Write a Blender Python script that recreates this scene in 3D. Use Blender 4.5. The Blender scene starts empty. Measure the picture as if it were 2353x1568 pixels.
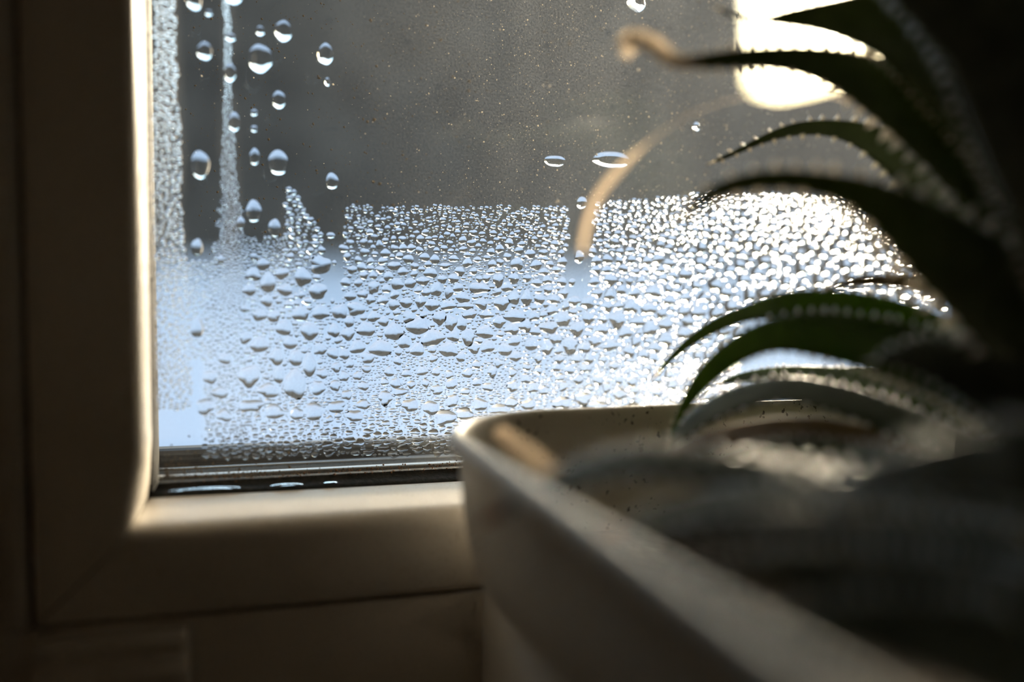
import bpy, bmesh, math, random
import numpy as np
from math import sin, cos, tan, radians as R, pi
from mathutils import Vector, Matrix
random.seed(11); rng = np.random.default_rng(11)
sc = bpy.context.scene
COL = sc.collection

# ------------------------------------------------------------------ camera, sky, sun, exposure
F, CX, CY = 2287.0, 1176.5, 784.0                 # focal length in pixels of the 2353 x 1568 frame (35 mm)
PSI, PIT, ROL = R(17), R(5), R(.8)
CAM = Vector((.0163, -.34, .0763))
fwd = Vector((sin(PSI)*cos(PIT), cos(PSI)*cos(PIT), -sin(PIT)))
_r = Vector((cos(PSI), -sin(PSI), 0)); _u = _r.cross(fwd)
rgt = _r*cos(ROL)+_u*sin(ROL); upv = -_r*sin(ROL)+_u*cos(ROL)
cd = bpy.data.cameras.new('camera'); co = bpy.data.objects.new('camera', cd); COL.objects.link(co)
co.matrix_world = Matrix(((rgt.x, upv.x, -fwd.x, CAM.x), (rgt.y, upv.y, -fwd.y, CAM.y), (rgt.z, upv.z, -fwd.z, CAM.z), (0, 0, 0, 1)))
cd.sensor_width = 36; cd.lens = 36*F/2353; cd.clip_start = .005; cd.clip_end = 500
cd.dof.use_dof = True; cd.dof.focus_distance = .3484; cd.dof.aperture_fstop = 1.95
sc.camera = co

SUN_AZ, SUN_EL = R(35), R(12.5)
w = bpy.data.worlds.new('sky'); sc.world = w; w.use_nodes = True
nt = w.node_tree; bg = nt.nodes['Background']
st = nt.nodes.new('ShaderNodeTexSky'); st.sky_type = 'NISHITA'; st.sun_disc = False
st.sun_elevation = SUN_EL; st.sun_rotation = SUN_AZ; st.air_density = 1.3; st.dust_density = .6
nt.links.new(st.outputs[0], bg.inputs[0]); bg.inputs[1].default_value = .46
sl = bpy.data.lights.new('sun', 'SUN'); so = bpy.data.objects.new('sun', sl); COL.objects.link(so)
sl.energy = 6.5; sl.color = (1, .80, .58); sl.angle = R(4)
sdir = Vector((sin(SUN_AZ)*cos(SUN_EL), cos(SUN_AZ)*cos(SUN_EL), sin(SUN_EL)))
so.rotation_euler = (-sdir).to_track_quat('-Z', 'Y').to_euler(); so.location = sdir*30
sc.view_settings.view_transform = 'Standard'; sc.view_settings.look = 'None'
sc.view_settings.gamma = 1; sc.view_settings.use_curve_mapping = False; sc.view_settings.exposure = 1.25
cy = sc.cycles
cy.max_bounces = 9; cy.transmission_bounces = 8; cy.transparent_max_bounces = 12; cy.diffuse_bounces = 4; cy.glossy_bounces = 3
cy.sample_clamp_indirect = 500; cy.caustics_reflective = False; cy.caustics_refractive = True

# ------------------------------------------------------------------ helpers
def ray(px, py): return fwd + rgt*((px-CX)/F) - upv*((py-CY)/F)
def onY(px, py, Y=0.0):
    d = ray(px, py); return CAM + d*((Y-CAM.y)/d.y)
def at(px, py, depth): return CAM + ray(px, py)*depth      # a point at that distance along the view axis

def tag(o, label=None, cat=None, group=None, kind=None):
    if label: o['label'] = label
    if cat: o['category'] = cat
    if group: o['group'] = group
    if kind: o['kind'] = kind
    return o
def empty(name, loc, parent=None):
    o = bpy.data.objects.new(name, None); COL.objects.link(o); o.location = loc; o.empty_display_size = .01
    if parent: o.parent = parent
    bpy.context.view_layer.update() if False else None
    return o
def world(o):
    return (world(o.parent) @ o.matrix_parent_inverse @ o.matrix_basis) if o.parent else o.matrix_basis.copy()
def link(name, me, mat, parent=None, smooth=True):
    o = bpy.data.objects.new(name, me); COL.objects.link(o)
    if mat and not me.materials: me.materials.append(mat)
    if smooth and len(me.polygons): me.polygons.foreach_set('use_smooth', [True]*len(me.polygons))
    if parent:
        o.parent = parent
        o.matrix_parent_inverse = world(parent).inverted()
    return o
def pymesh(name, v, f):
    me = bpy.data.meshes.new(name); me.from_pydata([tuple(a) for a in v], [], [tuple(a) for a in f]); me.update(); return me
def bmmesh(name, bm):
    me = bpy.data.meshes.new(name); bmesh.ops.recalc_face_normals(bm, faces=bm.faces); bm.to_mesh(me); bm.free(); return me
def boxbm(bm, lo, hi, bev=0, seg=2):
    g = bmesh.ops.create_cube(bm, size=1)['verts']
    for v in g: v.co = Vector([lo[i]+(v.co[i]+.5)*(hi[i]-lo[i]) for i in range(3)])
    if bev:
        es = {e for v in g for e in v.link_edges}
        bmesh.ops.bevel(bm, geom=list(es), offset=bev, segments=seg, affect='EDGES', profile=.5)
def box(name, lo, hi, mat, parent=None, bev=0, smooth=False):
    bm = bmesh.new(); boxbm(bm, lo, hi, bev); return link(name, bmmesh(name, bm), mat, parent, smooth)
def shade_by_angle(o, ang=35):
    me = o.data; me.polygons.foreach_set('use_smooth', [True]*len(me.polygons))
    bm = bmesh.new(); bm.from_mesh(me)
    for e in bm.edges: e.smooth = len(e.link_faces) == 2 and e.calc_face_angle(0) < R(ang)
    bm.to_mesh(me); bm.free()

# ------------------------------------------------------------------ materials
def mat(name, col, rough=.5, spec=.5, **k):
    m = bpy.data.materials.new(name); m.use_nodes = True; b = m.node_tree.nodes['Principled BSDF']
    b.inputs['Base Color'].default_value = (*col, 1); b.inputs['Roughness'].default_value = rough
    b.inputs['Specular IOR Level'].default_value = spec
    for a, v in k.items(): b.inputs[a.replace('_', ' ')].default_value = v
    return m
def noise_col(m, scale, c0, c1, lo=.35, hi=.65, detail=4, bump=0, bdist=.001, stretch=None):
    t = m.node_tree; b = t.nodes['Principled BSDF']; tc = t.nodes.new('ShaderNodeTexCoord'); n = t.nodes.new('ShaderNodeTexNoise')
    n.inputs['Scale'].default_value = scale; n.inputs['Detail'].default_value = detail
    src = tc.outputs['Object']
    if stretch:
        mp = t.nodes.new('ShaderNodeMapping'); mp.inputs['Scale'].default_value = stretch; t.links.new(src, mp.inputs[0]); src = mp.outputs[0]
    t.links.new(src, n.inputs['Vector'])
    r = t.nodes.new('ShaderNodeValToRGB'); r.color_ramp.elements[0].position = lo; r.color_ramp.elements[1].position = hi
    r.color_ramp.elements[0].color = (*c0, 1); r.color_ramp.elements[1].color = (*c1, 1)
    t.links.new(n.outputs[0], r.inputs[0]); t.links.new(r.outputs[0], b.inputs['Base Color'])
    if bump:
        bp = t.nodes.new('ShaderNodeBump'); bp.inputs['Strength'].default_value = bump; bp.inputs['Distance'].default_value = bdist
        t.links.new(n.outputs[0], bp.inputs['Height']); t.links.new(bp.outputs[0], b.inputs['Normal'])
    return m
M = {}
M['upvc'] = noise_col(mat('white_plastic', (.72, .66, .58), .42), 900, (.60, .53, .44), (.74, .68, .60), .28, .42)
M['groove'] = mat('groove_shade', (.012, .009, .006), .8)  # near black, paints the shade inside the frame joints
M['rubber'] = noise_col(mat('black_rubber', (.02, .018, .015), .65, .2), 500, (.004, .0035, .003), (.022, .018, .013), .4, .7, bump=.5, bdist=.0006)
M['spacer'] = mat('spacer_reflection', (.80, .82, .86), .35, Metallic=.35)  # near-white colour that stands in for reflections along the spacer
M['outer'] = mat('weathered_frame', (.014, .014, .017), .6)
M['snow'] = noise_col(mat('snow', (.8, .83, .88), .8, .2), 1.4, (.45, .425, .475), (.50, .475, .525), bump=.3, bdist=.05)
M['hedge'] = noise_col(mat('hedge_green', (.04, .05, .04), .9, .1), 2.2, (.015, .0145, .017), (.054, .049, .051), .3, .7)
M['pot'] = mat('white_glazed', (.76, .71, .64), .45, .4)
M['plinth'] = noise_col(mat('white_block', (.70, .68, .66), .5), 30, (.66, .64, .62), (.72, .70, .68))
M['soil'] = noise_col(mat('soil', (.05, .035, .025), .95, .1), 260, (.02, .013, .008), (.10, .07, .05), bump=1, bdist=.003)
M['wall'] = noise_col(mat('plaster', (.42, .34, .26), .9, .2), 8, (.38, .31, .235), (.43, .35, .27))
M['floor'] = noise_col(mat('floor_wood', (.25, .15, .08), .5), 6, (.07, .04, .02), (.11, .065, .035), stretch=(1, 12, 1))
M['sill'] = mat('sill_paint', (.30, .26, .21), .5)

def thin_glass():
    m = bpy.data.materials.new('window_glass'); m.use_nodes = True; t = m.node_tree; t.nodes.clear()
    o = t.nodes.new('ShaderNodeOutputMaterial'); mx = t.nodes.new('ShaderNodeMixShader'); tr = t.nodes.new('ShaderNodeBsdfTransparent')
    gl = t.nodes.new('ShaderNodeBsdfGlossy'); gl.inputs['Roughness'].default_value = .0; fr = t.nodes.new('ShaderNodeFresnel'); fr.inputs[0].default_value = 1.45
    tr.inputs[0].default_value = (.965, .98, .975, 1)
    t.links.new(fr.outputs[0], mx.inputs[0]); t.links.new(tr.outputs[0], mx.inputs[1]); t.links.new(gl.outputs[0], mx.inputs[2]); t.links.new(mx.outputs[0], o.inputs[0]); return m
M['glass'] = thin_glass()
def water():
    m = bpy.data.materials.new('water'); m.use_nodes = True; t = m.node_tree; t.nodes.clear()
    o = t.nodes.new('ShaderNodeOutputMaterial'); g = t.nodes.new('ShaderNodeBsdfGlass'); g.inputs['IOR'].default_value = 1.333; g.inputs['Roughness'].default_value = 0.0
    t.links.new(g.outputs[0], o.inputs[0]); return m
M['water'] = water()
def speck(name, c, k=.6, gloss=0):
    m = bpy.data.materials.new(name); m.use_nodes = True; t = m.node_tree; t.nodes.clear()
    o = t.nodes.new('ShaderNodeOutputMaterial'); mx = t.nodes.new('ShaderNodeMixShader'); mx.inputs[0].default_value = k
    d = t.nodes.new('ShaderNodeBsdfDiffuse'); l = t.nodes.new('ShaderNodeBsdfTranslucent')
    d.inputs[0].default_value = (*c, 1); l.inputs[0].default_value = (*c, 1)
    t.links.new(d.outputs[0], mx.inputs[1]); t.links.new(l.outputs[0], mx.inputs[2]); out = mx
    if gloss:
        g = t.nodes.new('ShaderNodeBsdfGlossy'); g.inputs['Roughness'].default_value = .3; out = t.nodes.new('ShaderNodeMixShader'); out.inputs[0].default_value = gloss
        t.links.new(mx.outputs[0], out.inputs[1]); t.links.new(g.outputs[0], out.inputs[2])
    t.links.new(out.outputs[0], o.inputs[0]); return m
M['dust'] = speck('dust', (.85, .80, .72)); M['grime'] = speck('grime', (.22, .18, .13)); M['mould'] = noise_col(mat('mould', (.1, .05, .02), .9, .1), 900, (.03, .018, .01), (.25, .12, .05))
M['tooth'] = speck('leaf_tooth', (.97, .90, .78), .75, .4); M['dry'] = speck('dry_leaf', (.80, .71, .60), .72); M['dry_tip'] = speck('orange_leaf_tip', (.62, .30, .10), .55)

def film_mat():
    """thin moisture and dirt on the glass, with painted sun glare: how much of it there is at each place comes from the mesh attribute fog"""
    m = bpy.data.materials.new('moisture_glare_film'); m.use_nodes = True; t = m.node_tree; t.nodes.clear(); N = t.nodes.new; L = t.links.new
    o = N('ShaderNodeOutputMaterial'); mx = N('ShaderNodeMixShader'); mx2 = N('ShaderNodeMixShader'); tr = N('ShaderNodeBsdfTransparent')
    rf = N('ShaderNodeBsdfRefraction'); rf.inputs['IOR'].default_value = 1.18; rf.inputs['Roughness'].default_value = .36; rf.inputs['Color'].default_value = (.96, .97, 1, 1)
    tl = N('ShaderNodeBsdfTranslucent'); tl.inputs[0].default_value = (.85, .85, .86, 1); mx2.inputs[0].default_value = .30
    a = N('ShaderNodeAttribute'); a.attribute_name = 'fog'; tc = N('ShaderNodeTexCoord'); n = N('ShaderNodeTexNoise'); n.inputs['Scale'].default_value = 1500; n.inputs['Detail'].default_value = 3
    L(tc.outputs['Object'], n.inputs['Vector'])
    mr = N('ShaderNodeMapRange'); mr.inputs[1].default_value = .3; mr.inputs[2].default_value = .7; mr.inputs[3].default_value = .45; mr.inputs[4].default_value = 1.35
    mu = N('ShaderNodeMath'); mu.operation = 'MULTIPLY'; mu.use_clamp = True
    L(n.outputs[0], mr.inputs[0]); L(mr.outputs[0], mu.inputs[0]); L(a.outputs['Fac'], mu.inputs[1]); L(mu.outputs[0], mx.inputs[0])
    L(rf.outputs[0], mx2.inputs[1]); L(tl.outputs[0], mx2.inputs[2]); L(tr.outputs[0], mx.inputs[1]); L(mx2.outputs[0], mx.inputs[2]); L(mx.outputs[0], o.inputs[0]); return m
M['film'] = film_mat()

def leaf_mat(name, c0, c1, trans=.25, rough=.38):
    m = bpy.data.materials.new(name); m.use_nodes = True; t = m.node_tree; b = t.nodes['Principled BSDF']; N = t.nodes.new; L = t.links.new
    o = t.nodes['Material Output']; b.inputs['Roughness'].default_value = rough; b.inputs['Specular IOR Level'].default_value = .45
    tc = N('ShaderNodeTexCoord'); n = N('ShaderNodeTexNoise'); n.inputs['Scale'].default_value = 120; n.inputs['Detail'].default_value = 3
    L(tc.outputs['Object'], n.inputs['Vector']); r = N('ShaderNodeValToRGB'); r.color_ramp.elements[0].position = .35; r.color_ramp.elements[1].position = .7
    r.color_ramp.elements[0].color = (*c0, 1); r.color_ramp.elements[1].color = (*c1, 1)
    L(n.outputs[0], r.inputs[0]); L(r.outputs[0], b.inputs['Base Color'])
    tl = N('ShaderNodeBsdfTranslucent'); tl.inputs[0].default_value = (c1[0]*1.6, c1[1]*1.7, c1[2]*.5, 1)
    mx = N('ShaderNodeMixShader'); mx.inputs[0].default_value = trans; L(b.outputs[0], mx.inputs[1]); L(tl.outputs[0], mx.inputs[2]); L(mx.outputs[0], o.inputs[0]); return m
M['leaf'] = leaf_mat('aloe_leaf', (.05, .066, .032), (.09, .115, .055), .14)
M['leaf_lit'] = leaf_mat('aloe_leaf_lit', (.03, .055, .014), (.065, .10, .022), .5)  # copy of the leaf green with the backlit glow put into its translucency
M['leaf_dark'] = leaf_mat('aloe_leaf_shaded', (.045, .055, .045), (.085, .10, .08), .1, .4)  # copy of the leaf green with shade and grey sheen put into the colour
M['leaf_pale'] = leaf_mat('aloe_leaf_pale', (.10, .12, .10), (.17, .19, .165), .12, .36)  # paler leaf copy, the lit grey sheen put into the colour
M['leaf_brown'] = leaf_mat('aloe_leaf_brown', (.14, .10, .075), (.24, .18, .14), .15, .6)

def pot_dirt(m):
    t = m.node_tree; b = t.nodes['Principled BSDF']; N = t.nodes.new; L = t.links.new
    tc = N('ShaderNodeTexCoord'); n = N('ShaderNodeTexNoise'); n.inputs['Scale'].default_value = 520; n.inputs['Detail'].default_value = 2
    n2 = N('ShaderNodeTexNoise'); n2.inputs['Scale'].default_value = 45
    L(tc.outputs['Object'], n.inputs['Vector']); L(tc.outputs['Object'], n2.inputs['Vector'])
    ad = N('ShaderNodeMath'); ad.operation = 'MULTIPLY_ADD'; ad.inputs[1].default_value = .35; L(n2.outputs[0], ad.inputs[0]); L(n.outputs[0], ad.inputs[2])
    r = N('ShaderNodeValToRGB'); r.color_ramp.elements[0].position = .84; r.color_ramp.elements[1].position = .86
    r.color_ramp.elements[0].color = (.76, .71, .64, 1); r.color_ramp.elements[1].color = (.06, .03, .015, 1)
    L(ad.outputs[0], r.inputs[0]); L(r.outputs[0], b.inputs['Base Color'])
pot_dirt(M['pot'])

# ------------------------------------------------------------------ room (behind the camera) and window wall
X0, X1, Y0, Y1, Z0, Z1 = -1.7, 2.3, -3.4, -.11, -1.0, 1.45     # room
GW, GH = .46, .90                                              # visible glass
OX0, OX1, OZ0, OZ1 = -.075, GW+.075, -.15, GH+.075             # hole in the wall
def struct(name, boxes, m, **k):
    bm = bmesh.new()
    for lo, hi in boxes: boxbm(bm, lo, hi)
    return tag(link(name, bmmesh(name, bm), m, None, False), kind='structure', **k)
T = .1
for nm, lo, hi in (('wall_front_left', (X0-T, Y1, Z0-T), (OX0, .09, Z1+T)), ('wall_front_right', (OX1, Y1, Z0-T), (X1+T, .09, Z1+T)),
                   ('wall_front_lower', (OX0, Y1, Z0-T), (OX1, .09, OZ0-.03)), ('wall_front_upper', (OX0, Y1, OZ1), (OX1, .09, Z1+T))):
    struct(nm, [(lo, hi)], M['wall'], label='dim plaster wall around the window')
struct('wall_left', [((X0-T, Y0-T, Z0-T), (X0, Y1, Z1+T))], M['wall'], label='plaster wall to the left of the window')
struct('wall_right', [((X1, Y0-T, Z0-T), (X1+T, Y1, Z1+T))], M['wall'], label='plaster wall to the right of the window')
struct('wall_back', [((X0, Y0-T, Z0-T), (X1, Y0, Z1+T))], M['wall'], label='plaster wall facing the window')
struct('floor', [((X0, Y0, Z0-T), (X1, Y1, Z0))], M['floor'], label='wooden floor of the room')
struct('ceiling', [((X0, Y0, Z1), (X1, Y1, Z1+T))], M['wall'], label='ceiling of the room')
sill = struct('trim_1', [((OX0, Y1, OZ0-.03), (OX1, .045, OZ0)), ((-.42, -.46, OZ0-.03), (1.05, Y1, OZ0))], M['sill'], label='deep pale window board under the plinth')

# ------------------------------------------------------------------ window
win = tag(empty('window_1', (0, 0, 0)), 'white plastic window with mitred sash and wet glass', kind='structure')
PROF = [(-.006, .004), (.0004, -.0), (.0009, .0045), (.0016, .009)]          # rubber seal: (out from the glass edge, towards the room)
BEV = [(.0015, .0003), (.0015, .0090), (.0017, .018), (.0019, .0310), (.0021, .0326), (.0026, .0342), (.0035, .0353), (.0048, .0359), (.0064, .0360),
       (.0300, .0360), (.0313, .0357), (.0322, .0350), (.0326, .0338), (.0326, .020), (.0326, .0003)]
BEVB = [(.0029, .0003), (.0029, .0090), (.0038, .018), (.0050, .0285), (.0055, .0312), (.0064, .0332), (.0078, .0347), (.0096, .0356), (.0116, .0360)]+BEV[9:]
def extrude(name, prof, side, m, gap=0.0):
    """one mitred length of frame: side is left, bottom, right or top"""
    n = len(prof); g = gap; foot = BEVB if name == 'sash_stile' else prof
    if side in ('left', 'right'):                     # the stile swells into the fuller lower rail at its foot
        sx = lambda e: -e if side == 'left' else GW+e
        rows = [[(sx(e), -q, -e+g) for e, q in foot], [(sx(e*.55+f*.45), -(q*.55+r*.45), .004-(e*.55+f*.45)*.3) for (e, q), (f, r) in zip(foot, prof)],
                [(sx(e), -q, .016) for e, q in prof], [(sx(e), -q, GH+e-g) for e, q in prof]]
    else:
        rows = [[(-e+g, -q, -e if side == 'bottom' else GH+e) for e, q in prof], [(GW+e-g, -q, -e if side == 'bottom' else GH+e) for e, q in prof]]
    vs = [v for r in rows for v in r]; k_ = len(rows)-1
    fs = [(a*n+i, a*n+(i+1) % n, (a+1)*n+(i+1) % n, (a+1)*n+i) for a in range(k_) for i in range(n)] + [tuple(range(n)), tuple(k_*n+i for i in range(n))]
    bm = bmesh.new(); bv = [bm.verts.new(v) for v in vs]
    for f in fs: bm.faces.new([bv[i] for i in f])
    o = link(name, bmmesh(name, bm), m, win); shade_by_angle(o, 40); return o
for s, nm in (('left', 'sash_stile'), ('bottom', 'sash_rail'), ('right', 'sash_stile'), ('top', 'sash_rail')):
    extrude(nm, BEVB if s == 'bottom' else BEV, s, M['upvc'], .0003)
for s in ('left', 'bottom', 'right', 'top'):
    extrude('rubber_seal', [(.0, .0001), (.0002, .0020), (.0006, .0045), (.0012, .0072), (.0016, .0082), (.0018, .0084), (.0018, .0001)] if s in ('left', 'right') else
            [(-.0006, .0001), (-.0004, .0024), (.0008, .0034), (.0018, .0066), (.0026, .0084), (.0029, .0086), (.0029, .0001)], s, M['rubber'])
def fixed(name, lo, hi, b=.001):
    o = box(name, lo, hi, M['upvc'], win, b); shade_by_angle(o, 40); return o
bm = bmesh.new()   # near-black backing, its colour standing in for shade in the joints
for lo, hi in (((-.034, -.030, -.035), (.0, -.004, -.0)),): pass
link('joint_shadow_gap', (lambda b: (boxbm(b, (-.0345, -.031, -.0346), (GW+.034, -.0005, -.0325)), boxbm(b, (-.0346, -.031, -.0325), (-.0325, -.0005, GH+.034)), bmmesh('joint_shadow_gap', b))[-1])(bmesh.new()), M['groove'], win, False)
bm.free()
fixed('frame_bottom_rail', (-.075, -.0345, -.12), (GW+.075, .05, -.0336))
fixed('frame_left_stile', (-.075, -.0345, -.0332), (-.0336, .05, GH+.075))
fixed('frame_right_stile', (GW+.0336, -.0345, -.0336), (GW+.075, .05, GH+.075))
fixed('frame_top_rail', (-.0336, -.0345, GH+.0336), (GW+.0336, .05, GH+.075))
fixed('frame_bead', (-.0395, -.0360, -.0330), (-.0343, -.030, GH+.03), .0012)
fixed('frame_foot', (-.075, -.034, -.1495), (GW+.075, .05, -.1195), .001)
# two panes, spacer bars, outer edge of the sash, outer sill
box('glass_pane', (-.004, .0, -.004), (GW+.004, .004, GH+.004), M['glass'], win)
box('glass_pane', (-.004, .020, -.004), (GW+.004, .024, GH+.004), M['glass'], win)
for lo, hi in (((-.006, .0042, -.009), (GW+.006, .0198, .0006)), ((-.009, .0042, .0006), (-.0006, .0198, GH)), ((GW+.0006, .0042, .0006), (GW+.009, .0198, GH))):
    box('spacer_bar', lo, hi, M['rubber'], win, .0003, True)
for y in (.0044, .0165): box('spacer_glint', (-.003, y, .0004), (GW+.003, y+.0030, .0011), M['spacer'], win, .0003, True)  # pale strips added to imitate reflected lines above the spacer
for lo, hi in (((-.05, .0245, -.05), (GW+.05, .033, .0062)), ((-.05, .0245, .0052), (-.004, .050, GH+.05)), ((GW+.004, .0245, .0052), (GW+.05, .050, GH+.05)), ((-.004, .0245, GH), (GW+.004, .050, GH+.05))):
    box('outer_bead', lo, hi, M['outer'], win, .002)
box('outer_sill', (-.2, .05, -.060), (GW+.2, .17, -.040), M['outer'], win, .002)

# hinge cover low on the left of the fixed frame
hc = tag(empty('hinge_cover', onY(80, 1520, -.0345)), 'ribbed white plastic hinge cover below the mitred sash corner', 'hinge cover')
def ribs(name, prof, x0, x1, m, parent):
    n = len(prof); vs = []
    for k, (x, s) in enumerate(((x0, 1), (x1-.0035, 1), (x1-.0012, .86), (x1, .55))):
        vs += [(x, -.0345-q*s, z if k < 2 else -.0600+(z+.0600)*(1-.012*(k-1))) for z, q in prof]
    fs = [(k*n+i, k*n+i+1, (k+1)*n+i+1, (k+1)*n+i) for k in range(3) for i in range(n-1)] + [tuple(range(n)), tuple(3*n+i for i in range(n))]
    bm = bmesh.new(); bv = [bm.verts.new(v) for v in vs]
    for f in fs: bm.faces.new([bv[i] for i in f])
    o = link(name, bmmesh(name, bm), m, parent); shade_by_angle(o, 50); return o
ribs('cover_body', [(-.0352, 0), (-.0354, .0030), (-.0362, .0050), (-.0385, .0060), (-.0400, .0060), (-.0412, .0052), (-.0425, .0050), (-.0440, .0056), (-.0452, .0068), (-.0466, .0076),
      (-.0484, .0076), (-.0500, .0068), (-.0514, .0056), (-.0545, .0052), (-.060, .0052), (-.085, .0052), (-.0862, .004), (-.0866, 0)], onY(80, 1500, -.041).x, onY(436, 1480, -.041).x, M['upvc'], hc)

# ------------------------------------------------------------------ outdoors
def grid_obj(name, fn, nu, nv, m, parent=None):
    vs = [fn(i/(nu-1), j/(nv-1)) for j in range(nv) for i in range(nu)]
    fs = [(j*nu+i, j*nu+i+1, (j+1)*nu+i+1, (j+1)*nu+i) for j in range(nv-1) for i in range(nu-1)]
    return link(name, pymesh(name, vs, fs), m, parent)
from mathutils import noise as NZ
def snow(u, v):
    x = -40+80*u; y = .3+40*v**1.5
    z = -1.1+min(1, y/14)*1.02+.03*NZ.noise(Vector((x*.5, y*.5, 0)))
    return (x, y, z)
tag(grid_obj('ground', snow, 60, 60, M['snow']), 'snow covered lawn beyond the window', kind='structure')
def hedge(name, x0, x1, y0, y1, zb, ztop, label, seed):
    """a clipped hedge: a closed lumpy mass with leafy bumps"""
    bm = bmesh.new(); n = int((x1-x0)/.22); prof = []
    K = 26
    for i in range(n+1):
        x = x0+(x1-x0)*i/n; row = []
        edge = min(1, min(i, n-i)/4.0); sh = .45+.55*math.sqrt(edge)
        h = (ztop(x)-zb)*(.75+.25*math.sqrt(edge))
        for k in range(K+1):
            a = pi*k/K; yy = (y0+y1)/2-(y1-y0)/2*sh*math.copysign(abs(cos(a))**.45, cos(a)); zz = zb+h*abs(sin(a))**.38
            d = .22*NZ.noise(Vector((x*1.3+seed, yy*1.3, zz*1.3)))+.12*NZ.noise(Vector((x*4+seed, yy*4, zz*4)))
            row.append(bm.verts.new((x+d*.6, yy+d, zz+d*(1 if k not in (0, K) else 0))))
        prof.append(row)
    for i in range(n):
        for k in range(K): bm.faces.new((prof[i][k], prof[i][k+1], prof[i+1][k+1], prof[i+1][k]))
    bm.faces.new(prof[0]); bm.faces.new(prof[-1])
    return tag(link(name, bmmesh(name, bm), M['hedge']), label, 'hedge')
hedge('tall_hedge', -16, 8.75, 14.0, 16.0, -.3, lambda x: 5.7+.25*NZ.noise(Vector((x*.4, 3, 0))), 'tall dark green hedge filling the view behind the glass', 0)
hedge('low_hedge', 7.6, 30, 17.0, 18.6, -.3, lambda x: .12+math.hypot(x, 17.8)*tan(R(9.5))+.2*NZ.noise(Vector((x*.5, 7, 0)))+.9*max(0, 1-(x-8.6)/2.0)**2, 'low dark hedge under the bright gap beside the tall hedge', 5)

# ------------------------------------------------------------------ moisture film and painted glare on the inner pane
def smooth(a, b, x):
    t = np.clip((x-a)/(b-a), 0, 1); return t*t*(3-2*t)
def proj(P):
    d = P-np.array(CAM); z = d@np.array(fwd); return CX+F*(d@np.array(rgt))/z, CY-F*(d@np.array(upv))/z
def fog_field(px, py):
    n = lambda s, k: np.array([NZ.noise(Vector((a*s, b*s*.35, k))) for a, b in zip(px, py)])
    wob = 14*n(.02, 1)
    x = px+wob
    col = smooth(352, 362, x)*(1-smooth(400+.035*py, 428+.035*py, x))*(.07-.02*smooth(700, 1000, py))          # fogged strip along the left edge
    ctr = 520+.018*py; wd = 16+.055*np.clip(py-220, 0, 600)
    streak = (.05+.08*smooth(150, 520, py))*np.exp(-((x-ctr)/wd)**2)*(1-smooth(650, 900, py)*.4)               # running streak
    low = smooth(430, 640, py+.18*(x-430)*0)*(1-smooth(640, 740, x))*.08*smooth(440, 480, x-.0*py)
    hole = np.exp(-((x-478)/26)**2-((py-450)/70)**2)*.8+np.exp(-((x-585)/26)**2-((py-505)/75)**2)*.45
    glare = .02+.145*smooth(600, 1500, px)+.05*(1-smooth(0, 420, py))*smooth(480, 1000, px)+.03*smooth(520, 720, py)  # sun glare painted as extra film, thicker to the right and top
    foot = .05*smooth(700, 840, py)*(1-smooth(1000, 1045, py))*(1-.9*np.exp(-((x-425)/40)**2)*smooth(850, 930, py))
    run = np.exp(-((x-(765-.0*py))/22)**2)+np.exp(-((x-(1345-.03*(py-450)))/26)**2)
    f = np.maximum.reduce([col, streak, low])-hole
    f = np.clip(f, 0, 1)+glare+foot*(1-.35*run)
    f *= 1-.75*smooth(1000, 1030, py)
    return np.clip(f*(.95+.3*n(.012, 4)), .02, .95)
nu, nv = 260, 190
gx = np.linspace(0, .40, nu); gz = np.linspace(0, .235, nv)
P = np.array([(x, -.00004, z) for z in gz for x in gx]); ppx, ppy = proj(P)
fs = [(j*nu+i, j*nu+i+1, (j+1)*nu+i+1, (j+1)*nu+i) for j in range(nv-1) for i in range(nu-1)]
me = pymesh('moisture_glare_film', P, fs); at_ = me.attributes.new('fog', 'FLOAT', 'POINT'); at_.data.foreach_set('value', fog_field(ppx, ppy).astype(np.float32))
link('moisture_glare_film', me, M['film'], win)['kind'] = 'stuff'

# ------------------------------------------------------------------ water drops
def drop_mesh(name, rx, rz, seed, seg=18, rings=5, ang=55, irr=.1, tail=0.0, flat=0.0):
    """closed drop clinging to the plane y = 0, bulging to -y, heavier at its lower end"""
    r = random.Random(seed); ph = [r.uniform(0, 2*pi) for _ in range(5)]; am = [irr*r.uniform(.3, 1)*s for s in (.55, .8, .5, .35, .25)]
    Rs = 1/sin(R(ang)); hb = math.sqrt(Rs*Rs-1); rm = math.sqrt(rx*rz)
    out = []
    for k in range(seg):
        t = 2*pi*k/seg; q = 1+sum(a*cos((i+2)*t+p) for i, (a, p) in enumerate(zip(am, ph)))
        x = rx*q*cos(t); z = rz*q*sin(t)
        if z > 0: x *= 1-tail*(z/rz)**1.3*.75
        out.append((x, z))
    vs = []; fs = []
    ss = [1-(i/rings)**1.25 for i in range(rings)]
    sag = -.06*rz
    for s in ss:
        h = (math.sqrt(max(Rs*Rs-s*s, 0))-hb)*rm
        if flat: h = (1-flat)*h+flat*.42*rm*(1-s**3.2)
        for x, z in out: vs.append((x*s, -h, z*s+sag*(1-s)))
    hp = (Rs-hb)*rm; hp = (1-flat)*hp+flat*.42*rm
    vs.append((0, -hp, sag)); top = len(vs)-1
    for i in range(rings-1):
        for k in range(seg): fs.append((i*seg+(k+1) % seg, (i+1)*seg+(k+1) % seg, (i+1)*seg+k, i*seg+k))
    for k in range(seg): fs.append(((rings-1)*seg+(k+1) % seg, top, (rings-1)*seg+k))
    b = len(vs)
    for x, z in out: vs.append((x, 0, z))
    fs.append(tuple(range(b+seg-1, b-1, -1)))
    return vs, fs
YD = -.00007
PXM = lambda px, py: (onY(px+1, py)-onY(px, py)).length       # metres on the glass per pixel
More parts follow.
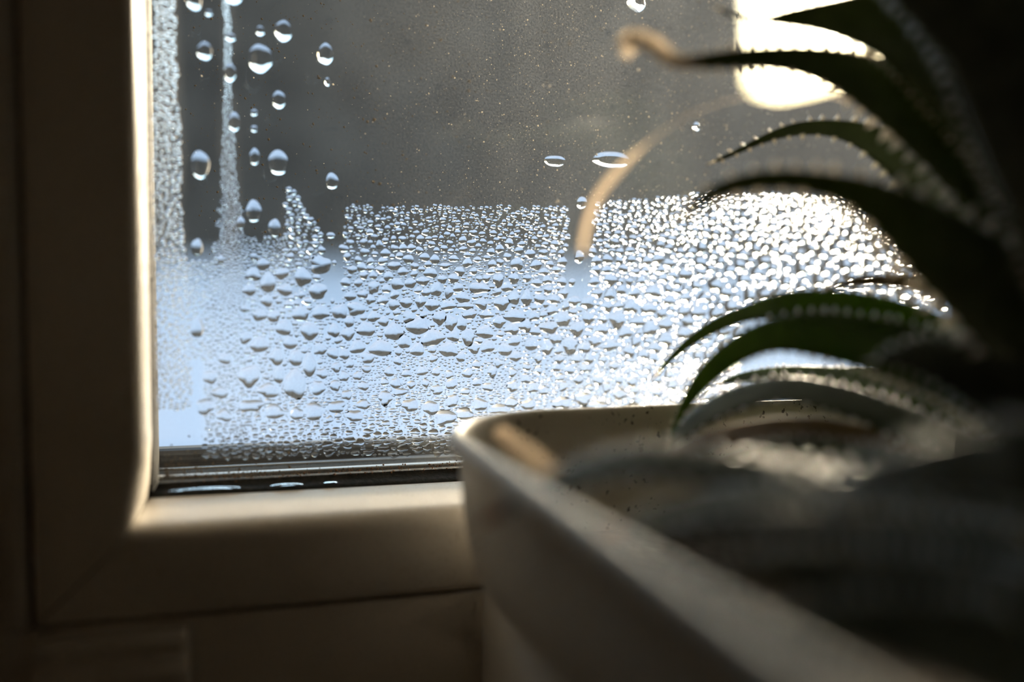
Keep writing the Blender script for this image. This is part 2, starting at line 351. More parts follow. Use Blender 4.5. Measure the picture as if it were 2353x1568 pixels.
def place_drop(px, py, rx, ry, seed, label, group, name='water_drop', **k):
    s = PXM(px, py); v, f = drop_mesh(name, rx*s, ry*s, seed, **k); me = pymesh(name, v, f); o = link(name, me, M['water'])
    o.data.polygons[-1].use_smooth = False
    p = onY(px, py); o.location = (p.x, YD, p.z); return tag(o, label, 'water drop', group)

# lone drops, each told apart by its look and by where it hangs
LONE = [(447, 3, 17, 22, 'half-round water drop cut by the top of the picture beside the fogged strip'),
 (537, -6, 19, 17, 'drop crossing the picture top above the pale running streak'),
 (651, 71, 20, 25, 'tall drop with a bright right rim, highest clear-glass drop between streak and lone far drop'),
 (470, 117, 18, 22, 'blue-capped drop with white right rim beside the fogged strip, upper one'),
 (598, 134, 28, 34, 'largest round drop with blue cap and wide white crescent on the upper clear glass'),
 (748, 124, 18, 25, 'blue-capped drop hanging farthest right of the upper lone drops'),
 (529, 167, 14, 22, 'drop on the pale streak with a dark middle and bright right rim'),
 (530, 86, 12, 10, 'small wide drop with two pale lobes on the upper pale streak'),
 (641, 229, 16, 21, 'blue-capped drop with a curved bright right rim below the largest round drop'),
 (752, 188, 6, 10, 'tiny drop below the lone drop farthest right on the upper glass'),
 (538, 280, 14, 23, 'drop on the pale streak with blue cap and forked white foot'),
 (585, 360, 12, 20, 'narrow drop with gold glints close to the fat blue-capped drop'),
 (639, 373, 24, 29, 'fat blue-capped drop with white lower rim above the pointed patch of small drops'),
 (460, 378, 22, 34, 'long drop with bright golden lower rim just right of the fogged strip'),
 (763, 416, 15, 19, 'egg-shaped drop with white lower rim above the left clear run'),
 (584, 259, 8, 8, 'small dim blue dot of water, upper one of a pair under the largest round drop'),
 (584, 296, 8, 8, 'small dim blue dot of water, lower one of a pair under the largest round drop'),
 (598, 71, 10, 12, 'faint small drop between the largest round drop and the picture top'),
 (480, 30, 8, 8, 'faint small blue drop near the picture top beside the streak'),
 (583, 485, 18, 27, 'long drop with two bright legs hanging where the mist begins'),
 (553, 512, 10, 15, 'small dark-footed drop just lower left of the long two-legged drop'),
 (631, 524, 14, 22, 'drop with slanted bright right leg at the edge of the small-drop patch'),
 (453, 568, 14, 20, 'drop with white cup-shaped rim low on the fogged strip'),
 (760, 541, 10, 7, 'lone flat oval drop in the left clear run'),
 (768, 604, 5, 6, 'tiny lone drop low in the left clear run'),
 (616, 650, 17, 25, 'pale pear-shaped drop with sparkling sides in the misted left area'),
 (507, 597, 8, 11, 'small pale drop on the misted glass left of the streak foot'),
 (583, 590, 8, 9, 'small pale drop on the misted glass below the long two-legged drop'),
 (453, 752, 15, 27, 'tall drop with a bright white cup rim low in the fogged strip'),
 (764, 692, 5, 6, 'tiny drop at the lower end of the left clear run'),
 (690, 721, 20, 18, 'pale broad drop at the lower left of the small-drop patch'),
 (711, 761, 21, 21, 'broad pale drop with dark foot below the small-drop patch'),
 (767, 760, 15, 15, 'rounded pale drop below the left clear run'),
 (678, 882, 27, 36, 'largest low drop, tall and pale with a dark hollow foot'),
 (711, 838, 16, 28, 'tall tapering drop up against the right of the largest low drop'),
 (680, 822, 17, 20, 'smooth pale drop just above the largest low drop'),
 (640, 860, 13, 22, 'narrow drop with a dark foot left of the largest low drop'),
 (1462, 6, 20, 20, 'clear drop with a bright lower rim cut by the picture top, near the leaf tips'),
 (1405, 367, 42, 17, 'wide flat lens-shaped drop above the right clear run'),
 (1275, 370, 24, 12, 'faint wide flat drop left of the lens-shaped drop'),
 (1337, 466, 12, 13, 'odd kite-shaped drop at the top of the right clear run'),
 (1331, 590, 11, 14, 'round drop with a glinting left edge in the right clear run'),
 (1314, 648, 8, 9, 'small drop low in the right clear run'),
 (1320, 692, 14, 12, 'wide drop closing the foot of the right clear run'),
 (1599, 291, 9, 9, 'tiny ring-like drop above the saw-edged leaf tip')]
drops = []      # ellipses already taken: px, py, rx, ry
for i, (x, y, rx, ry, lb) in enumerate(LONE):
    flat = .85 if rx > 22 and ry < 20 else (.4 if y > 640 else 0)
    place_drop(x, y, rx, ry, 100+i, lb, 'lone drops on the glass', ang=(38 if flat > .8 else 62), irr=.05 if y < 600 else .1, tail=.22 if ry > rx*1.15 else 0, flat=flat, seg=26, rings=8)
    drops.append((x, y, rx, ry))
BIG = [(959, 749, 28, 19), (994, 776, 27, 20), (1030, 803, 23, 17), (1183, 726, 24, 17), (1101, 662, 25, 13), (1262, 752, 22, 14), (1114, 763, 20, 16), (1010, 730, 16, 17), (1035, 741, 14, 19), (1061, 743, 12, 17),
 (1076, 775, 15, 20), (1147, 739, 15, 15), (1117, 723, 17, 10), (938, 729, 14, 13), (1063, 684, 16, 13), (992, 700, 17, 14), (1030, 702, 18, 11), (1068, 703, 19, 9), (933, 695, 16, 12), (966, 693, 12, 14),
 (1002, 665, 14, 16), (1031, 671, 10, 15), (1145, 644, 12, 17), (1188, 606, 15, 14), (1232, 609, 14, 11), (1170, 559, 10, 11), (989, 627, 16, 12), (1210, 684, 13, 19), (1181, 685, 14, 15), (1239, 687, 13, 12),
 (1272, 688, 14, 10), (1270, 713, 14, 11), (1227, 726, 13, 11), (1292, 601, 12, 11), (1257, 798, 14, 17), (1160, 803, 17, 15), (1089, 800, 14, 13), (959, 803, 17, 16), (928, 785, 15, 16), (905, 762, 23, 20),
 (875, 800, 28, 19), (841, 757, 20, 18), (845, 822, 16, 14), (818, 710, 20, 17), (858, 728, 15, 12), (765, 812, 15, 13), (770, 886, 13, 14), (835, 887, 13, 11), (1042, 640, 13, 11), (905, 700, 14, 12), (880, 690, 13, 11), (1465, 738, 18, 13), (1395, 620, 13, 10)]
drops += BIG

cells = {}
def put(d):
    for gx_ in range(int((d[0]-d[2])//24), int((d[0]+d[2])//24)+1):
        for gy_ in range(int((d[1]-d[3])//24), int((d[1]+d[3])//24)+1): cells.setdefault((gx_, gy_), []).append(d)
def free(x, y, rx, ry, gap):
    for gx_ in range(int((x-rx)//24), int((x+rx)//24)+1):
        for gy_ in range(int((y-ry)//24), int((y+ry)//24)+1):
            for d in cells.get((gx_, gy_), ()):
                if ((x-d[0])/(rx+d[2]))**2+((y-d[1])/(ry+d[3]))**2 < gap: return False
    return True
for d in drops: put(d)
def zone(x, y):
    """mean radius of the drops at a place on the glass, in photograph pixels; 0 where the glass is clear"""
    wv = 8*NZ.noise(Vector((x*.012, y*.012, 2)))
    ctr = 520+.018*y+wv*.6; hw_ = 12+.085*max(0, y-200)
    if y < 700 and abs(x-ctr) < hw_*(.55+.45*abs(NZ.noise(Vector((x*.03, y*.03, 9))))): return 2.2 if y < 430 else 2.9
    if y < 430 and x > 445: return 0
    base = 1050+.0*x-(x-400)*.022
    if y > base+6: return 0
    if x < 400+.04*y+wv and x > 356:                                    # fogged strip, minute drops
        return (5.0 if y < 560 else 5.2) if y < 940-.0*x or x > 470 else 0
    if x < 470 and y > 800+.3*(x-370): return 0                          # wiped corner
    if x < 565:
        if y < 560 or (x < 490 and y < 600): return 0
        return 3.5+.006*(y-560) if y < 930 else 6
    run1 = abs(x-765+wv*.4) < (27-.012*(y-430)) and y < 695
    run2 = abs(x-(1338-.06*(y-450))+wv*.4) < 29 and y < 690
    if run1 or run2: return 0
    if x < 655:
        if y < 545: return 0
        return 3.2 if y < 580 else 4.6+.010*(y-580) if y < 930 else 6.5
    if x < 740:
        if y < 405+1.55*(x-655)+wv: return 0
        return 5+.012*(y-420) if y < 700 else 6
    top = 474+wv*.8 if x < 1310 else 462+wv
    if x > 1500: top = 452-.10*(x-1500)*(1 if x < 1640 else 1.0)+wv
    if y < top: return 0
    if y < 815: return 4.0+.040*(y-top) if y < 700 else 14.5
    if y < 905: return 3.6
    return 4.5+.035*(y-905)
def fill(n, fmin, fmax, x0, x1, y0, y1, gap, keep=lambda x, y: True, rmin=1.8):
    for _ in range(n):
        x = random.uniform(x0, x1); y = random.uniform(y0, y1)
        m = zone(x, y)
        if m <= 0 or not keep(x, y): continue
        r = m*random.uniform(fmin, fmax)
        if r < rmin: continue
        el = random.uniform(.72, 1.12) if y < 900 else random.uniform(.5, .95)
        rx, ry = r/math.sqrt(el), r*math.sqrt(el)
        if free(x, y, rx, ry, gap):
            d = (x, y, rx, ry); drops.append(d); put(d)
vis = lambda x, y: not (x > 1600 and y < 440) and not (x > 1700 and y > 700) and not (x > 1080 and y > 1000)
fill(500, 2.6, 3.6, 470, 1650, 815, 960, .95, vis)            # a few broad ones in the fine band
fill(300, 2.4, 3.4, 560, 740, 600, 960, .95, vis)
fill(14000, .85, 1.35, 640, 2180, 400, 1060, .86, vis)
fill(9000, .85, 1.3, 355, 660, 0, 1060, .9, vis)
fill(16000, .5, .85, 355, 2180, 0, 1060, .86, vis)
fill(36000, .25, .5, 355, 2180, 380, 1060, .9, vis)
fill(26000, .75, 1.3, 440, 1700, 800, 1050, .74, vis)
fill(9000, .6, 1.1, 470, 740, 560, 960, .76, vis)
fill(9000, .16, .3, 740, 1600, 600, 830, .8, vis)
fill(16000, .7, 1.1, 355, 450, 0, 900, .85, vis)
fill(16000, .7, 1.15, 490, 590, -10, 700, .85, vis, 1.4)
named = [d for d in drops[len(LONE):] if d[0] < 1590 and not (d[0] > 1040 and d[1] > 940) and d[1] > 0]
named.sort(key=lambda d: -d[2]*d[3]); named = named[:250]; nset = set(named)
ZONES = {'mist': ('drops in the misted left area', 'in the misted area at left', 380, 655, 560, 905), 'foot': ('dark-topped drops along the foot of the glass', 'in the low band above the seal', 440, 1040, 905, 1045),
 'narrow': ('drops in the narrow patch', 'in the narrow patch beside the left run', 655, 742, 430, 812), 'fine': ('broad drops in the fine band', 'amid fine beads below the dense patch', 655, 1590, 812, 905),
 'dense': ('drops in the dense middle patch', 'in the patch between the clear runs', 790, 1310, 470, 812), 'sun': ('drops in the sunlit right patch', 'in the sunlit patch beyond the clear runs', 1365, 1590, 450, 812)}
def zone_name(x, y): return 'mist' if x < 655 else 'foot' if y > 905 else 'narrow' if x < 742 else 'fine' if y > 812 else 'dense' if x < 1310 else 'sun'
def fine_label(d):
    z = zone_name(d[0], d[1]); g, wh, xa, xb, ya, yb = ZONES[z]; u = (d[0]-xa)/(xb-xa); v = (d[1]-ya)/(yb-ya); r = math.sqrt(d[2]*d[3]); e = d[3]/d[2]
    size = 'huge' if r > 19 else 'big' if r > 15.5 else 'mid-sized' if r > 12.5 else 'small'
    shape = 'tall' if e > 1.12 else 'rounded' if e > .85 else 'wide' if e > .66 else 'flat'
    nh = 7 if xb-xa > 400 else 3; nvv = 6 if yb-ya > 250 else 3
    hs = {7: ['far left', 'left', 'mid-left', 'centre', 'mid-right', 'right', 'far right'], 3: ['left', 'centre', 'right']}[nh]
    vsn = {6: ['topmost', 'upper', 'upper middle', 'lower middle', 'lower', 'lowest'], 3: ['upper', 'middle', 'lower']}[nvv]
    return '%s %s water drop %s, %s, %s' % (size, shape, wh, hs[min(nh-1, max(0, int(u*nh)))], vsn[min(nvv-1, max(0, int(v*nvv)))]), g
COMMON = {'mist': 'pale water drop among others in the misted area at left', 'foot': 'dark-topped water drop among its like in the low band above the seal', 'narrow': 'bulging water drop among its like in the narrow patch left of the left clear run',
 'fine': 'broad water drop among fine beads below the dense patch', 'dense': 'bulging grey-footed water drop crowded among its like in the dense patch between the clear runs', 'sun': 'glaring water drop crowded among its like in the sunlit patch right of the right clear run'}
count = {}
for d in named: count[fine_label(d)[0]] = count.get(fine_label(d)[0], 0)+1
for i, d in enumerate(named):
    lb, gp = fine_label(d); big = d[2] > 13
    if count[lb] > 1: gp = lb.split(' water drop ')[0]+' '+gp+', '+lb.split(', ', 1)[1]
    place_drop(*d, 1000+i, lb, gp, seg=22, rings=6, ang=58 if not big else 52, irr=.16 if d[1] > 600 else .10, tail=.35*random.random() if d[1] < 900 else .1, flat=.18 if big else .05)
V, Fc = [], []; base_faces = []
for i, d in enumerate(drops[len(LONE):]):
    if d in nset: continue
    s = PXM(d[0], d[1]); r = math.sqrt(d[2]*d[3]); sg, rg = (7, 2) if r < 3.6 else (9, 3) if r < 8 else (14, 4)
    v, f = drop_mesh('', d[2]*s, d[3]*s, 5000+i, sg, rg, random.uniform(76, 88) if d[0] < 470 else random.uniform(60, 87) if d[0] < 740 else random.uniform(54, 78), .16)
    p = onY(d[0], d[1]); b = len(V)
    V += [(a[0]+p.x, a[1]+YD, a[2]+p.z) for a in v]; base_faces.append(len(Fc)+len(f)-1); Fc += [tuple(b+k for k in q) for q in f]
me = pymesh('fine_droplets', V, Fc); o = link('fine_droplets', me, M['water'])
for k in base_faces: me.polygons[k].use_smooth = False
tag(o, 'fine condensation droplets packed between the larger drops on the glass', 'condensation', kind='stuff')
print('DROPS', len(drops), 'tris', sum(len(f)-2 for f in Fc))

# droplets on the fixed frame beside the plinth
V, Fc = [], []; taken = []
for k in range(1500):
    x = random.uniform(955, 1100); t = (x-955)/145; y = random.uniform(1425-62*t*1.0, 1432+55*t) if t < 1 else 0
    r = (1.2+9*t**2.2)*random.uniform(.6, 1.1)
    if any((x-a)**2+(y-b)**2 < (1.0*(r+c))**2 for a, b, c in taken) or y-r < 1372-.09*(x-955)+2: continue
    taken.append((x, y, r)); p = onY(x, y, -.0346); s = PXM(x, y)*.9
    v, f = drop_mesh('', r*s, r*s*.9, 9000+k, 10, 3, 45, .15); b = len(V)
    V += [(a[0]+p.x, a[1]-.0346, a[2]+p.z) for a in v]; Fc += [tuple(b+q for q in g) for g in f]
tag(link('frame_droplets', pymesh('frame_droplets', V, Fc), M['water']), 'cluster of small drops on the lower frame beside the plinth', 'condensation', kind='stuff')

# dust and dirt
def specks(name, n, Y, fr, fs_, m, label, region, parent=None):
    V, Fc = [], []
    base = [(1, 0, 0), (-1, 0, 0), (0, .6, 0), (0, -.6, 0), (0, 0, 1), (0, 0, -1)]; tri = [(0, 2, 4), (2, 1, 4), (1, 3, 4), (3, 0, 4), (2, 0, 5), (1, 2, 5), (3, 1, 5), (0, 3, 5)]
    for _ in range(n):
        x, y = region(); p = onY(x, y, Y); r = fr()*PXM(x, y); b = len(V); a = random.uniform(0, pi); e = random.uniform(.5, 1)
        for q in base:
            X = q[0]*r; Z = q[2]*r*e; V.append((p.x+X*cos(a)-Z*sin(a), p.y+q[1]*r*.5, p.z+X*sin(a)+Z*cos(a)))
        Fc += [tuple(b+k for k in t) for t in tri]
    o = link(name, pymesh(name, V, Fc), m, parent); o['kind'] = 'stuff'
    return o
ex = lambda a: (lambda: min(6, a*random.expovariate(1)+.5))
specks('dust_specks', 2600, -.0003, lambda: min(2.6, .45*random.expovariate(1)+.45), 0, M['dust'], '', lambda: (random.triangular(800, 2100, 1350), random.uniform(-20, 470)), win)
specks('outer_dust', 2600, .0245, lambda: min(7, 1.0*random.expovariate(1)+.8), 0, M['grime'], '', lambda: (random.uniform(420, 2100), random.uniform(-20, 600)), win)
specks('inner_dust', 380, .0195, lambda: min(4, .7*random.expovariate(1)+.6), 0, M['dust'], '', lambda: (random.uniform(400, 2100), random.uniform(-20, 620)), win)
specks('mould_specks', 700, -.0003, lambda: min(4, .8*random.expovariate(1)+.6), 0, M['grime'], '', lambda: (376+min(330, random.expovariate(1/110)), 1098-min(95, random.expovariate(1/16))-.04*0), win)
specks('seal_grit', 420, -.0046, lambda: min(4, .8*random.expovariate(1)+.6), 0, M['mould'], '', lambda: (lambda x: (x, 1103-(x-380)*.0500+random.gauss(0, 5)))(380+720*random.random()**.7), win)
# water lying along the bottom seal
for i, (xa, xb, y0, y1) in enumerate(((390, 560, 1118, 1110), (622, 700, 1121, 1114), (745, 775, 1112, 1108))):
    a = onY(xa, y0, -.0074); b = onY(xb, y1, -.0074); c = (a+b)/2; h = (b-a).length/2
    v, f = drop_mesh('', h, .0016, 60+i, 24, 4, 40, .08, 0, .5)
    o = link('seal_puddle', pymesh('seal_puddle', [(q[0], -q[2]*.8, -q[1]*.35) for q in v], f), M['water']); o.location = (c.x, -.0066, -.0013)
    tag(o, ['long flat puddle of water lying on the black seal at the window corner', 'short puddle of water on the black seal right of the long one', 'tiny puddle of water on the black seal, nearest to the pot'][i], 'puddle', 'puddles on the rubber seal')

# ------------------------------------------------------------------ plinth, pot, soil
plinth = tag(box('plinth', (.0992, -.312, -.1498), (.345, -.0375, -.0300), M['plinth'], None, .0035, True), 'plain white block under the planter, up against the window frame', 'plinth'); shade_by_angle(plinth, 40)

PC = Vector((.2178, -.1765, -.0298)); PR = R(1.8); HW, HD, RAD = .1345, .1440, .042
plant = tag(empty('potted_aloe', PC), 'saw-edged aloe in a white rounded square planter before the window', 'potted plant')
def rrect(inset, z, n=10):
    hw, hd, r = HW-inset, HD-inset, max(RAD-inset, .004); pts = []
    for cx_, cy_, a0 in ((hw-r, hd-r, 0), (-hw+r, hd-r, pi/2), (-hw+r, -hd+r, pi), (hw-r, -hd+r, 3*pi/2)):
        for k in range(n+1):
            a = a0+pi/2*k/n; x = cx_+r*cos(a); y = cy_+r*sin(a)
            pts.append((PC.x+x*cos(PR)-y*sin(PR), PC.y+x*sin(PR)+y*cos(PR), z))
    for s in range(4): pass
    return pts
def loft(name, rings, m, parent, cap=True):
    n = len(rings[0]); vs = [p for r in rings for p in r]
    fs = [(i*n+k, i*n+(k+1) % n, (i+1)*n+(k+1) % n, (i+1)*n+k) for i in range(len(rings)-1) for k in range(n)]
    if cap: fs += [tuple(range(n)), tuple((len(rings)-1)*n+k for k in range(n))]
    bm = bmesh.new(); bv = [bm.verts.new(v) for v in vs]
    for f in fs: bm.faces.new([bv[i] for i in f])
    o = link(name, bmmesh(name, bm), m, parent); shade_by_angle(o, 50); return o
RZ = .0262
pr = [(.034, -.0298), (.022, -.0290), (.015, -.0262), (.0105, -.0205), (.0075, -.0130), (.0055, -.0055), (.0040, .004), (.0030, RZ-.0090), (.0022, RZ-.0068), (.0008, RZ-.0058), (.0001, RZ-.0046),
      (0, RZ-.0030), (.0004, RZ-.0014), (.0012, RZ-.0003), (.0021, RZ), (.0031, RZ-.0003), (.0038, RZ-.0014), (.0042, RZ-.0032), (.0050, RZ-.010), (.0064, -.006), (.010, -.020)]
loft('planter', [rrect(a, z) for a, z in pr], M['pot'], plant)
bm = bmesh.new(); ring = rrect(.0074, -.013); n = len(ring); c = Vector((PC.x, PC.y, -.011)); rows = []
for s in [i/9 for i in range(1, 10)]:
    rows.append([bm.verts.new((c.x+(p[0]-c.x)*s, c.y+(p[1]-c.y)*s, -.013+.0026*NZ.noise(Vector((p[0]*s*160, p[1]*s*160, s*3))))) for p in ring])
cv = bm.verts.new(c)
for k in range(n):
    bm.faces.new((cv, rows[0][k], rows[0][(k+1) % n]))
    for i in range(8): bm.faces.new((rows[i][k], rows[i+1][k], rows[i+1][(k+1) % n], rows[i][(k+1) % n]))
link('soil', bmmesh('soil', bm), M['soil'], plant)

# ------------------------------------------------------------------ leaves
K0 = Vector((.238, -.140, .0))                      # heart of the rosette
def catmull(pts, n):
    P = [pts[0]]+list(pts)+[pts[-1]]; out = []
    m = len(pts)-1
    for i in range(n):
        t = i/(n-1)*m; k = min(int(t), m-1); u = t-k; a, b, c, d = P[k], P[k+1], P[k+2], P[k+3]
        out.append(tuple(.5*(2*b[j]+(c[j]-a[j])*u+(2*a[j]-5*b[j]+4*c[j]-d[j])*u*u+(3*b[j]-a[j]-3*c[j]+d[j])*u**3) for j in range(len(b))))
    return out
TOOTH = None
def tooth_mesh():
    vs = [(cos(2*pi*k/6)*.5, sin(2*pi*k/6)*.32, 0) for k in range(6)]+[(cos(2*pi*k/6)*.28+.06, sin(2*pi*k/6)*.2, .5) for k in range(6)]+[(.16, 0, 1.15)]
    fs = [(k, (k+1) % 6, 6+(k+1) % 6, 6+k) for k in range(6)]+[(6+k, 6+(k+1) % 6, 12) for k in range(6)]+[tuple(range(5, -1, -1))]
    return pymesh('tooth', vs, fs)
TOOTH = tooth_mesh(); TOOTH.materials.append(M['tooth'])
n_teeth = 0
def leaf(pts, m='leaf', tilt=35, teeth=(1, 1), tz=1.0, tip=True, base=True, N=30, step=.0034, label=None, single=True, thick=.34, name='leaf', tl=.0026, tm='tooth'):
    """pts: (px, py, distance along the view axis, width in px) from tip towards the heart of the plant; the leaf then runs on down to the rosette"""
    global n_teeth
    ctrl = []
    for px, py, dp, wd in pts:
        p = at(px, py, dp); ctrl.append((p.x, p.y, p.z, wd*dp/F))
    if base:
        l = Vector(ctrl[-1][:3]); wl = ctrl[-1][3]; q = Vector(K0)+Vector((random.uniform(-.012, .012), random.uniform(-.012, .012), 0))
        pre = (l-Vector(ctrl[-2][:3])).normalized(); flat_ = Vector((pre.x, pre.y, 0)).normalized()
        if flat_.dot((q-l).normalized()) < .35: q = Vector((min(l.x+flat_.x*.05, .325), max(-.285, min(l.y+flat_.y*.05, -.06)), -.004))
        mid = l.lerp(q, .5)+pre*.25*(q-l).length+Vector((0, 0, .006))
        ctrl += [(mid.x, mid.y, mid.z, wl*1.12), (q.x, q.y, q.z-.004, wl*1.2)]
    sp = catmull(ctrl, N); C = [Vector(s[:3]) for s in sp]; W = [max(s[3], .00012) for s in sp]
    vs, fs, L_, R_ = [], [], [], []
    prof = [(-1, 0), (-.82, -.32), (-.45, -.72), (0, -.9), (.45, -.72), (.82, -.32), (1, 0), (.6, .16), (0, .08), (-.6, .16)]; np_ = len(prof)
    for i, c in enumerate(C):
        t = (C[min(i+1, N-1)]-C[max(i-1, 0)]).normalized(); v = (c-CAM).normalized()
        s = t.cross(v)
        s = s.normalized() if s.length > 1e-4 else Vector((0, 0, 1))
        if s.z < 0: s = -s
        b = s.cross(t).normalized();  a = R(tilt)
        s2 = s*cos(a)+b*sin(a)*(1 if b.y > 0 else -1); n2 = t.cross(s2).normalized()
        if n2.z < 0: n2 = -n2
        hw = W[i]/2/max(cos(a), .5)
        for x, y in prof: vs.append(c+s2*(x*hw)+n2*(y*hw*thick*1.6))
        L_.append((c+s2*hw, s2, t, hw)); R_.append((c-s2*hw, -s2, t, hw))
    for i in range(N-1):
        for k in range(np_): fs.append((i*np_+k, i*np_+(k+1) % np_, (i+1)*np_+(k+1) % np_, (i+1)*np_+k))
    fs += [tuple(range(np_)), tuple((N-1)*np_+k for k in range(np_))]
    bm = bmesh.new(); bv = [bm.verts.new(v) for v in vs]
    for f in fs: bm.faces.new([bv[i] for i in f])
    lo = link(name, bmmesh(name, bm), M[m], plant); lo.modifiers.new('smooth', 'SUBSURF').levels = 1; lo.modifiers['smooth'].render_levels = 1
    if label: lo['label'] = label
    if tip:      # dry pale point
        t = (C[0]-C[1]).normalized(); q = C[0]; w0 = W[0]/2
        a = t.cross(Vector((0, 0, 1))).normalized(); b = a.cross(t); vv = [q-t*.001+a*(w0*1.05*cos(k*pi/3))+b*(w0*1.05*sin(k*pi/3)) for k in range(6)]+[q+t*(tl+w0*1.5)]
        link('leaf_tip', pymesh('leaf_tip', vv, [(k, (k+1) % 6, 6) for k in range(6)]+[(5, 4, 3, 2, 1, 0)]), M[tm], lo)
    SV, SF = [], []
    for side, on in zip((L_, R_), teeth):
        if not on: continue
        acc = 0; nxt = step*.6
        for i in range(1, int(N*.86)):
            d = (side[i][0]-side[i-1][0]).length
            while acc+d > nxt:
                u = (nxt-acc)/d; p = side[i-1][0].lerp(side[i][0], u); s_, t_, hw = side[i][1], side[i][2], side[i][3]
                z = s_; x = (-t_-z*(-t_).dot(z)).normalized(); y = z.cross(x); sz = tz*min(.0021, .0010+hw*.13)*random.uniform(.75, 1.15)
                Mx = Matrix(((x.x*sz, y.x*sz, z.x*sz, p.x-z.x*sz*.25), (x.y*sz, y.y*sz, z.y*sz, p.y-z.y*sz*.25), (x.z*sz, y.z*sz, z.z*sz, p.z-z.z*sz*.25), (0, 0, 0, 1)))
                if single and n_teeth < 290:
                    o = bpy.data.objects.new('tooth', TOOTH); COL.objects.link(o); o.parent = lo
                    o.matrix_parent_inverse = world(lo).inverted(); o.matrix_basis = Mx; n_teeth += 1
                else:
                    bb = len(SV); SV += [Mx @ v.co for v in TOOTH.vertices]; SF += [tuple(bb+k for k in p_.vertices) for p_ in TOOTH.polygons]
                nxt += step*random.uniform(.8, 1.25)
            acc += d
    if SV: link('leaf_teeth', pymesh('leaf_teeth', SV, SF), M['tooth'], lo)['kind'] = 'stuff'
    return lo
leaf([(1452, 128, .262, 26), (1434, 106, .262, 38), (1450, 88, .262, 42), (1500, 100, .263, 44), (1545, 138, .265, 40), (1610, 146, .269, 26)], 'dry', tilt=10, teeth=(0, 0), tip=False, base=False, N=18, thick=.2, label='curled dry tan leaf end', name='withered_tip')
D = .30
# upper fan of leaves
leaf([(1650, 20, .285, 10), (1700, 42, .288, 10), (1745, 45, .29, 8), (1800, 42, .29, 34), (1870, 38, .288, 62), (1960, 40, .284, 112), (2080, 55, .28, 200), (2230, 130, .276, 290), (2400, 270, .272, 350), (2580, 520, .27, 330)], tilt=25, tz=.8)
leaf([(1436, 96, .262, 22), (1462, 92, .262, 26), (1500, 108, .264, 26), (1540, 140, .266, 28), (1600, 143, .27, 36), (1700, 135, .275, 50), (1800, 134, .28, 60), (1900, 150, .283, 84), (2000, 190, .285, 125), (2110, 255, .284, 165), (2240, 360, .282, 190), (2380, 520, .278, 210), (2520, 720, .272, 220)], tilt=28, tz=1.6, step=.0046)
leaf([(1640, 372, .318, 10), (1690, 350, .318, 13), (1750, 322, .318, 20), (1820, 298, .318, 32), (1900, 293, .316, 40), (1980, 310, .312, 62), (2060, 355, .308, 95), (2150, 430, .304, 130), (2260, 540, .298, 170), (2380, 690, .29, 190), (2500, 850, .28, 200)], tilt=30, tz=1.25, step=.0044)
leaf([(1566, 492, .268, 18), (1610, 464, .266, 36), (1660, 434, .264, 44), (1750, 414, .262, 52), (1850, 416, .26, 56), (1950, 438, .258, 78), (2040, 480, .256, 122), (2140, 552, .254, 180), (2260, 650, .252, 220), (2390, 770, .25, 240), (2520, 900, .25, 240)], tilt=22, tz=1.9, step=.0056)
# thin brown leaf above the green one
leaf([(1895, 668, .300, 6), (1960, 648, .300, 22), (2040, 645, .299, 30), (2120, 655, .298, 40), (2220, 690, .296, 60), (2350, 760, .29, 90), (2480, 870, .28, 110)], 'leaf_brown', tilt=20, label='withered brown leaf')
leaf([(1512, 858, .318, 9), (1545, 820, .318, 14), (1590, 782, .316, 24), (1650, 745, .313, 34), (1720, 718, .308, 40), (1800, 702, .302, 70), (1900, 708, .297, 95), (2000, 728, .293, 115), (2120, 770, .288, 135), (2260, 840, .282, 150), (2400, 930, .275, 160)], 'leaf_lit', tilt=30, tz=.7, step=.0026)
leaf([(1537, 1010, .30, 10), (1560, 958, .30, 20), (1590, 905, .30, 36), (1635, 850, .298, 54), (1700, 800, .295, 66), (1780, 768, .290, 84), (1880, 768, .285, 110), (2000, 790, .28, 130), (2140, 830, .274, 150), (2280, 900, .268, 160), (2420, 990, .26, 170)], 'leaf_lit', tilt=26, tz=.9)
leaf([(1655, 882, .320, 8), (1700, 868, .320, 22), (1780, 858, .318, 34), (1880, 862, .316, 46), (2000, 875, .31, 60), (2130, 905, .302, 80), (2280, 970, .29, 100), (2420, 1050, .28, 110)], 'leaf_lit', tilt=55, tz=.5, step=.0026)
leaf([(1530, 1055, .298, 10), (1562, 1000, .298, 34), (1620, 950, .297, 52), (1700, 912, .295, 60), (1800, 893, .292, 64), (1920, 912, .288, 72), (2060, 962, .284, 84), (2220, 1035, .278, 100), (2380, 1110, .27, 110)], 'leaf_pale', tilt=50, tz=1.0, step=.0042)
leaf([(1470, 1085, .288, 8), (1560, 1040, .288, 34), (1660, 1003, .286, 44), (1780, 984, .284, 54), (1900, 988, .282, 62), (2020, 1016, .278, 66), (2180, 1076, .27, 80), (2360, 1150, .262, 100)], 'leaf_brown', tilt=50, tz=.8, label='pale brown drying leaf')
